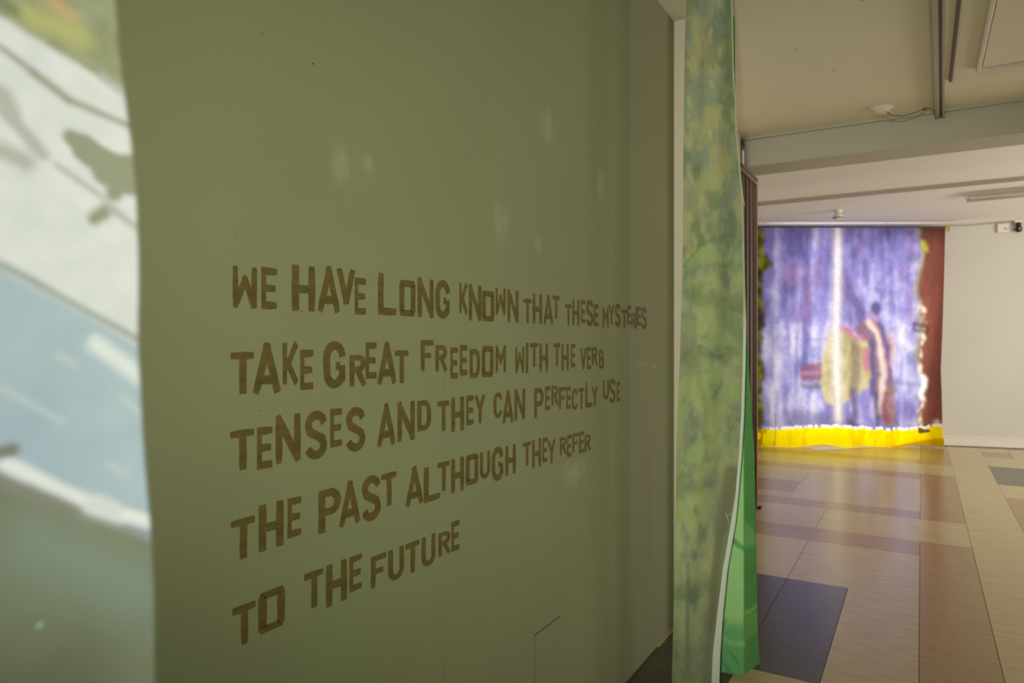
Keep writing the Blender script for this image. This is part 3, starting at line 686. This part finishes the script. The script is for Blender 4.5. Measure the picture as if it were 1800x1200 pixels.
# rolled selvedge along the front panel's free edge, projector-lit white painted in
rowsS = [(r, b-1.2, b+w_) for (r, a, b), w_ in zip(rowsF, [1, 1.2, 1.2, 1, 1.5, 1.5, 2, 1.5, 2, 3.5, 3.5, 4, 4, 4, 7, 7, 9, 12, 13])]
def sel_col(u, v, x, y):
    c = np.tile(np.array(srgb((176, 196, 146))), (len(x), 1)); c = over(c, sm(y, 520, 600), (222, 234, 222)); return c
sheet('selvedge', rowsS, lambda u, v, x, y: 2.752+.012*np.sin(6+v*3)+.006*np.sin(13+v*9)-.010+.004*u, 5, 330, -110, 1240, sel_col, .002)['label'] = 'rolled edge of the cloth with projector-lit white painted in'
# loose threads
for x0, y0, x1, y1 in ((1289, 120, 1292, 136), (1295, 228, 1291, 240), (1303, 330, 1309, 362), (1277, 905, 1290, 902), (1284, 925, 1275, 900)):
    P = [pt(x0+(x1-x0)*t, y0+(y1-y0)*t, 2.735-.01*math.sin(3*t)) for t in (0, .3, .6, 1)]
    MB().tube(P, .0009, 5).build('thread', M['white_plastic'], cur)
def back_col(u, v, x, y):
    n1 = S1.f(x/14+3, y/20+1); n2 = S3.f(x/5, y/7); fine_ = S3.f(x/2.0, y/2.0, 2)
    c = np.tile(np.array(srgb((92, 158, 88))), (len(x), 1))
    c = over(c, .4*sm(n1, .42, .65), (118, 180, 104))
    left = sm(1307.5-x, -1, 1.5)  # lit side of the fold painted brighter, the shaded right side darker
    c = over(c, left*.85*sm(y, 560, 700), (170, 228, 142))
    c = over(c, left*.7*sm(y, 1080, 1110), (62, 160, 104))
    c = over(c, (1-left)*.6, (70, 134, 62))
    c = over(c, .85*sm(5-path(x, y, [(1285, 945), (1300, 960), (1318, 966), (1330, 962)]), -2, 3), (70, 152, 84))
    c = over(c, (1-left)*.8*polymask(x, y, [(1309, 920), (1320, 925), (1328, 940), (1328, 958), (1309, 962)], 2), (112, 186, 96))
    c = over(c, .75*sm(2.5-path(x, y, [(1309, 1078), (1320, 1072), (1331, 1062)]), -1.5, 2), (156, 206, 110))
    c = over(c, (1-left)*.7*polymask(x, y, [(1309, 1082), (1331, 1072), (1331, 1112), (1309, 1124)], 3), (104, 168, 84))
    c = over(c, .6*sm(4-path(x, y, [(1266, 1118), (1285, 1130), (1307, 1130)]), -2, 3), (150, 216, 140))
    for p_ in ([(1270, 1100), (1278, 1088)], [(1282, 1145), (1292, 1156), (1298, 1168)], [(1270, 1160), (1282, 1180)]):
        c = over(c, .6*sm(2-path(x, y, p_), -1.5, 2), (42, 122, 74))
    return c*(.92+.16*fine_[:, None])
rowsB = [(-150, 1262, 1284), (25, 1262, 1287), (30, 1262, 1292), (60, 1262, 1291.5), (130, 1262, 1292), (250, 1262, 1296), (350, 1262, 1303), (500, 1262, 1309), (570, 1262, 1311), (700, 1260, 1320), (800, 1258, 1326), (880, 1256, 1327.5), (960, 1255, 1329), (1050, 1250, 1331), (1120, 1246, 1332), (1165, 1246, 1336), (1200, 1246, 1334)]
def dB(u, v, x, y):                 # fold line at px 1308: nearer there, receding to both sides
    k = sm(y, 560, 1100); return 2.90+.10*np.clip((x-1308)/27, 0, 1.2)*k*.9+.05*np.clip((1308-x)/50, 0, 1)+.02*np.clip((x-1290)/40, 0, 1)
def sheet_back():
    o = sheet('back_panel', rowsB, dB, 64, 260, -150, 1200, back_col)
    return o
bk = sheet_back()
# let the back panel's hem reach the floor
me = bk.data; zmin = .003
co = np.empty(len(me.vertices)*3); me.vertices.foreach_get('co', co); co = co.reshape(-1, 3)
ny_, nx_ = 260, 64; g_ = co.reshape(ny_, nx_, 3)
for i in range(nx_):
    for j in range(ny_-1, -1, -1):
        if g_[j, i, 2] > zmin+1e-4:
            break
    # the last free row drops straight to the floor, the rest stay with it
    for k in range(j+1, ny_): g_[k, i, :2] = g_[j, i, :2]; g_[k, i, 2] = zmin
me.vertices.foreach_set('co', g_.ravel()); me.update()

# ------------------------------------------------------------ folded concertina door under the beam
fdn = empty('folding_partition', (XB, 5.73, 0), 'brown vinyl concertina partition folded back against the left jamb under the beam', 'partition')
ya, yb_, n = 5.43, 6.0, 8
ZP = 2.70
pl = [ya+(yb_-ya)*i/n for i in range(n+1)]
for i in range(n):
    a, b = pl[i], pl[i+1]; x0, x1 = (XB-.05, XB+.0) if i % 2 == 0 else (XB+.0, XB-.05)
    MB().prism([(x0, a), (x1, b), (x1-.012, b), (x0-.012, a)], .012, ZP).build('pleat', M['brown_vinyl'], fdn)
    if i % 2 == 0:
        MB().tube([(x1+.002, b, .012), (x1+.002, b, ZP)], .006, 6).build('hinge_bead', M['brown_light'], fdn)
MB().box((XB-.07, ya-.01, ZP+.001), (XB+.012, yb_+.012, ZP+.028)).build('top_trim', M['brown_light'], fdn)
MB().box((XB-.07, ya-.01, ZP+.029), (XB+.018, yb_+.014, ZB-.001)).build('header_rail', M['rail_dark'], fdn)
MB().box((XB-.055, yb_+.0, .004), (XB+.012, yb_+.035, ZP), .003).build('lead_post', M['brown_light'], fdn)['label'] = 'pinkish brown leading post'
MB().box((XB-.01, yb_+.04, .0), (XB+.035, yb_+.10, .022), .003).build('door_stop', M['dark'], fdn)

# ------------------------------------------------------------ ceiling fittings
def pos(px_, py_, z=CEIL): return Vector(cei(px_, py_, z))
e1 = pos(1652, 205, 2.93); e0 = pos(1650, 0, 2.93); xr = e1.x
td = Vector((e1.x-e0.x, e1.y-e0.y)).normalized(); tn = Vector((td.y, -td.x))
def tprism(mb, s0, s1, a, b, z0, z1):
    o_ = Vector((e1.x, e1.y)); P_ = [o_+td*s0+tn*a, o_+td*s1+tn*a, o_+td*s1+tn*b, o_+td*s0+tn*b]
    return mb.prism([tuple(p) for p in P_], z0, z1)
tr = empty('ceiling_track', (xr, e1.y, 2.9), 'long lighting track with dark slot running along the near ceiling to the beam', 'track')
tprism(tprism(MB(), -5, 0, -.026, -.002, 2.925, CEIL), -5, 0, .014, .026, 2.925, CEIL).build('track_body', M['rail_paint'], tr)
tprism(MB(), -5, 0, -.0019, .0139, 2.935, CEIL).build('slot', M['dark'], tr)
tprism(MB(), .0002, .012, -.028, .028, 2.922, CEIL).build('end_cap', M['rail_dark'], tr)
MB().lathe((xr, e1.y+.04, 2.925), [(0, .045), (.028, .045), (.03, .02), (.024, 0), (.012, -.004), (0, -.004)], 20).build('end_bracket', M['white_plastic'], tr, True)
g0 = pos(1671, 140); g1_ = pos(1691, 0)
bt = MB().box((g0.x-.009, -1.0, CEIL-.014), (g0.x+.009, g0.y, CEIL), .003).build('ceiling_batten', M['rail_dark'], None, origin=(g0.x, g0.y, CEIL-.018))
tag(bt, 'thin brown batten on the ceiling right of the track, stopping short of the beam', 'batten')
h0 = pos(1715, 121)
hp = empty('ceiling_hatch', (h0.x, h0.y, CEIL-.03), 'large flat ceiling panel with beaded edge at the top right corner', 'panel')
MB().box((h0.x+.03, 2.6, CEIL-.014), (h0.x+1.6, h0.y-.03, CEIL)).build('panel_board', M['ceiling_paint'], hp)
MB().box((h0.x, 2.6, CEIL-.028), (h0.x+.022, h0.y, CEIL), .004).box((h0.x+.0221, h0.y-.022, CEIL-.028), (h0.x+1.63, h0.y, CEIL), .004).build('panel_bead', M['skirting'], hp)
s0 = pos(1550, 190)
sd = empty('ceiling_rose', (s0.x, s0.y, CEIL-.05), 'round white junction rose on the near ceiling with a thin looping wire', 'ceiling rose')
MB().lathe((s0.x, s0.y, CEIL), [(.072, 0), (.072, -.008), (.052, -.013), (.046, -.030), (.034, -.036), (0, -.037)], 28).build('rose_body', M['ceiling_paint'], sd, True)
a = Vector((s0.x+.03, s0.y-.02, CEIL-.034)); b = Vector((xr-.04, e1.y-.12, CEIL-.015))
P = []
for i in range(21):
    t = i/20; p = a.lerp(b, t); p.z = (1-t)*a.z+t*b.z-.085*math.sin(math.pi*min(1, t*1.25))*(1-t)**.3*(t < .8)+.0
    P.append(p)
P = [a+Vector((0, 0, 0)), a+Vector((.03, -.01, -.035)), a+Vector((.09, -.02, -.05)), a+Vector((.16, -.01, -.04)), a+Vector((.23, 0, -.01)), b+Vector((-.06, 0, 0)), b+Vector((-.02, 0, .008)), b+Vector((.0, 0, -.005)), b+Vector((.03, .03, -.02))]
MB().tube(P, .0032, 6).build('loop_wire', M['rail_dark'], sd, True)
for px_, py_ in ((1401, 86), (1467, 124), (1627, 139), (1517, 0)):
    p = pos(px_, py_); mk = MB().lathe((p.x, p.y, CEIL-.0001), [(0, 0), (.0065, 0), (.006, -.003), (0, -.003)], 10).build('ceiling_screw', M['rail_paint'], None, origin=(p.x, p.y, CEIL))
    tag(mk, {1401: 'small dark screw in the near ceiling, the left one above the beam', 1467: 'small dark screw in the near ceiling left of the round rose', 1627: 'small dark screw in the near ceiling close to the track', 1517: 'small dark screw at the very top edge of the near ceiling'}[px_], 'screw')
# far rail across the ceiling
y8 = 8.17
rl = empty('far_ceiling_rail', (0, y8, CEIL-.04), 'slim grey rail running across the far ceiling beyond the beam', 'rail')
MB().box((-2.55, y8-.022, CEIL-.036), (4.5, y8-.006, CEIL)).box((-2.55, y8+.006, CEIL-.036), (4.5, y8+.022, CEIL)).build('rail_body', M['rail_paint'], rl)
MB().box((-2.55, y8-.006, CEIL-.030), (4.5, y8+.006, CEIL)).build('slot', M['rail_dark'], rl)
# fluorescent batten
f0 = pos(1695, 352, 2.90)
ft = empty('fluorescent_fitting', (f0.x, f0.y, 2.88), 'unlit white fluorescent tube fitting on the far ceiling at the right edge', 'light fitting')
MB().box((f0.x, f0.y-.03, 2.915), (f0.x+1.55, f0.y+.03, CEIL), .004).build('spine', M['white_plastic'], ft)
MB().prism([(0, 0), (1, 0), (1, 1), (0, 1)], 0, .001)
rf = bmesh.new()
for (ya_, za_, yb2, zb_) in ((-.03, 2.945, -.13, 2.895), (.03, 2.945, .13, 2.895)):
    vs_ = [rf.verts.new((x, f0.y+y_, z_+o_)) for x in (f0.x+.02, f0.x+1.53) for (y_, z_) in ((ya_, za_), (yb2, zb_)) for o_ in (0, .003)]
    for q_ in ((0, 2, 6, 4), (1, 5, 7, 3), (0, 1, 3, 2), (4, 6, 7, 5), (0, 4, 5, 1), (2, 3, 7, 6)): rf.faces.new([vs_[i] for i in q_])
mb = MB(); mb.bm.free(); mb.bm = rf; mb.build('reflector', M['white_plastic'], ft)
MB().tube([(f0.x+.04, f0.y, 2.893), (f0.x+1.51, f0.y, 2.893)], .013, 12).build('tube', M['skirting'], ft, True)
for x in (f0.x+.025, f0.x+1.50): MB().box((x, f0.y-.016, 2.876), (x+.022, f0.y+.016, 2.918)).build('lamp_holder', M['rail_paint'], ft)
# sensor above the banner
q = pos(1473, 369)
sn = empty('ceiling_sensor', (q.x, q.y, CEIL-.09), 'small round white sensor on the far ceiling just above the banner seam', 'sensor')
MB().lathe((q.x, q.y, CEIL), [(.045, 0), (.045, -.03), (.03, -.036), (.03, -.05)], 20).build('mount', M['white_plastic'], sn, True)
MB().lathe((q.x, q.y, CEIL-.05), [(.03, 0), (.055, -.008), (.06, -.03), (.05, -.055), (.03, -.066), (0, -.068)], 20).build('dome', M['white_plastic'], sn, True)
MB().lathe((q.x, q.y, CEIL-.094), [(.0585, .006), (.0605, 0), (.0585, -.006)], 20).build('dark_band', M['rail_dark'], sn, True)
# things on the back wall, top right
def onwall(px_, py_, off):
    k = (px_-900)/FPX; dx, dy = k*CS-SN, k*SN+CS
    A_0 = FA+fn*off; t = (fn.x*A_0.x+fn.y*A_0.y)/(fn.x*dx+fn.y*dy)
    return Vector((dx*t, dy*t, H+(600-py_)/FPX*t))
def wallbox(c, w_, h_, dpt, name, m_, parent, bev=0):
    a = Vector((c.x, c.y)); P_ = [a-fd*w_/2, a+fd*w_/2, a+fd*w_/2+fn*dpt, a-fd*w_/2+fn*dpt]
    return MB().prism([tuple(p) for p in P_], c.z-h_/2, c.z+h_/2).build(name, m_, parent)
c = onwall(1762, 401.5, 0)
jb = empty('junction_box', c, 'small square white junction box high on the back wall beside the security camera', 'junction box')
wallbox(c, .125, .115, .04, 'box_body', M['white_plastic'], jb)
c2_ = c+Vector((fn.x, fn.y, 0))*.04; MB().lathe(c2_+Vector((fd.x*.025, fd.y*.025, -.01)), [(0, .006), (.014, .006), (.014, 0)], 14, (-fn.x*-1, -fn.y*-1, 0)).build('knockout', M['rail_paint'], jb)
c = onwall(1788, 390, 0); n3 = Vector((fn.x, fn.y, 0))
sc_ = empty('security_camera', c, 'black dome camera on a white bracket high on the back wall at the right edge', 'camera')
wallbox(c, .09, .03, .07, 'bracket', M['white_plastic'], sc_)
MB().lathe(c+n3*.05+Vector((0, 0, -.045)), [(0, .03), (.02, .028), (.03, .01), (.03, -.01), (.02, -.02)], 18).build('camera_neck', M['dark'], sc_, True)
MB().lathe(c+n3*.05+Vector((0, 0, -.10)), [(0, .042), (.03, .032), (.043, .0), (.03, -.032), (0, -.043)], 20).build('camera_ball', M['dark'], sc_, True)
MB().lathe(c+n3*.092+Vector((0, 0, -.10)), [(.014, -.004), (.014, .003), (0, .003)], 12, tuple(n3)).build('lens', M['steel'], sc_)
P = [onwall(x, y, .014) for x, y in ((1668, 396.5), (1700, 396), (1730, 393.5), (1755, 391), (1778, 388.5), (1812, 386))]
cb = MB().tube(P, .006, 6).build('wall_cable', M['rail_paint'], None, origin=tuple(P[0]))
tag(cb, 'thin grey cable along the top of the back wall from banner to camera', 'cable')
P = [onwall(x, y, .045) for x, y in ((1771, 401), (1776, 399.5), (1781, 399.5))]
c3 = MB().tube(P, .003, 6).build('white_lead', M['white_plastic'], None, origin=tuple(P[0]))
tag(c3, 'thin white lead drooping between junction box and security camera', 'cable')
P0 = onwall(1661, 394, .03)
tp = wallbox(P0, .16, .02, .003, 'masking_tape', M['masking'], None)
tag(tp, 'strip of beige masking tape at ceiling level above the banner corner', 'tape')
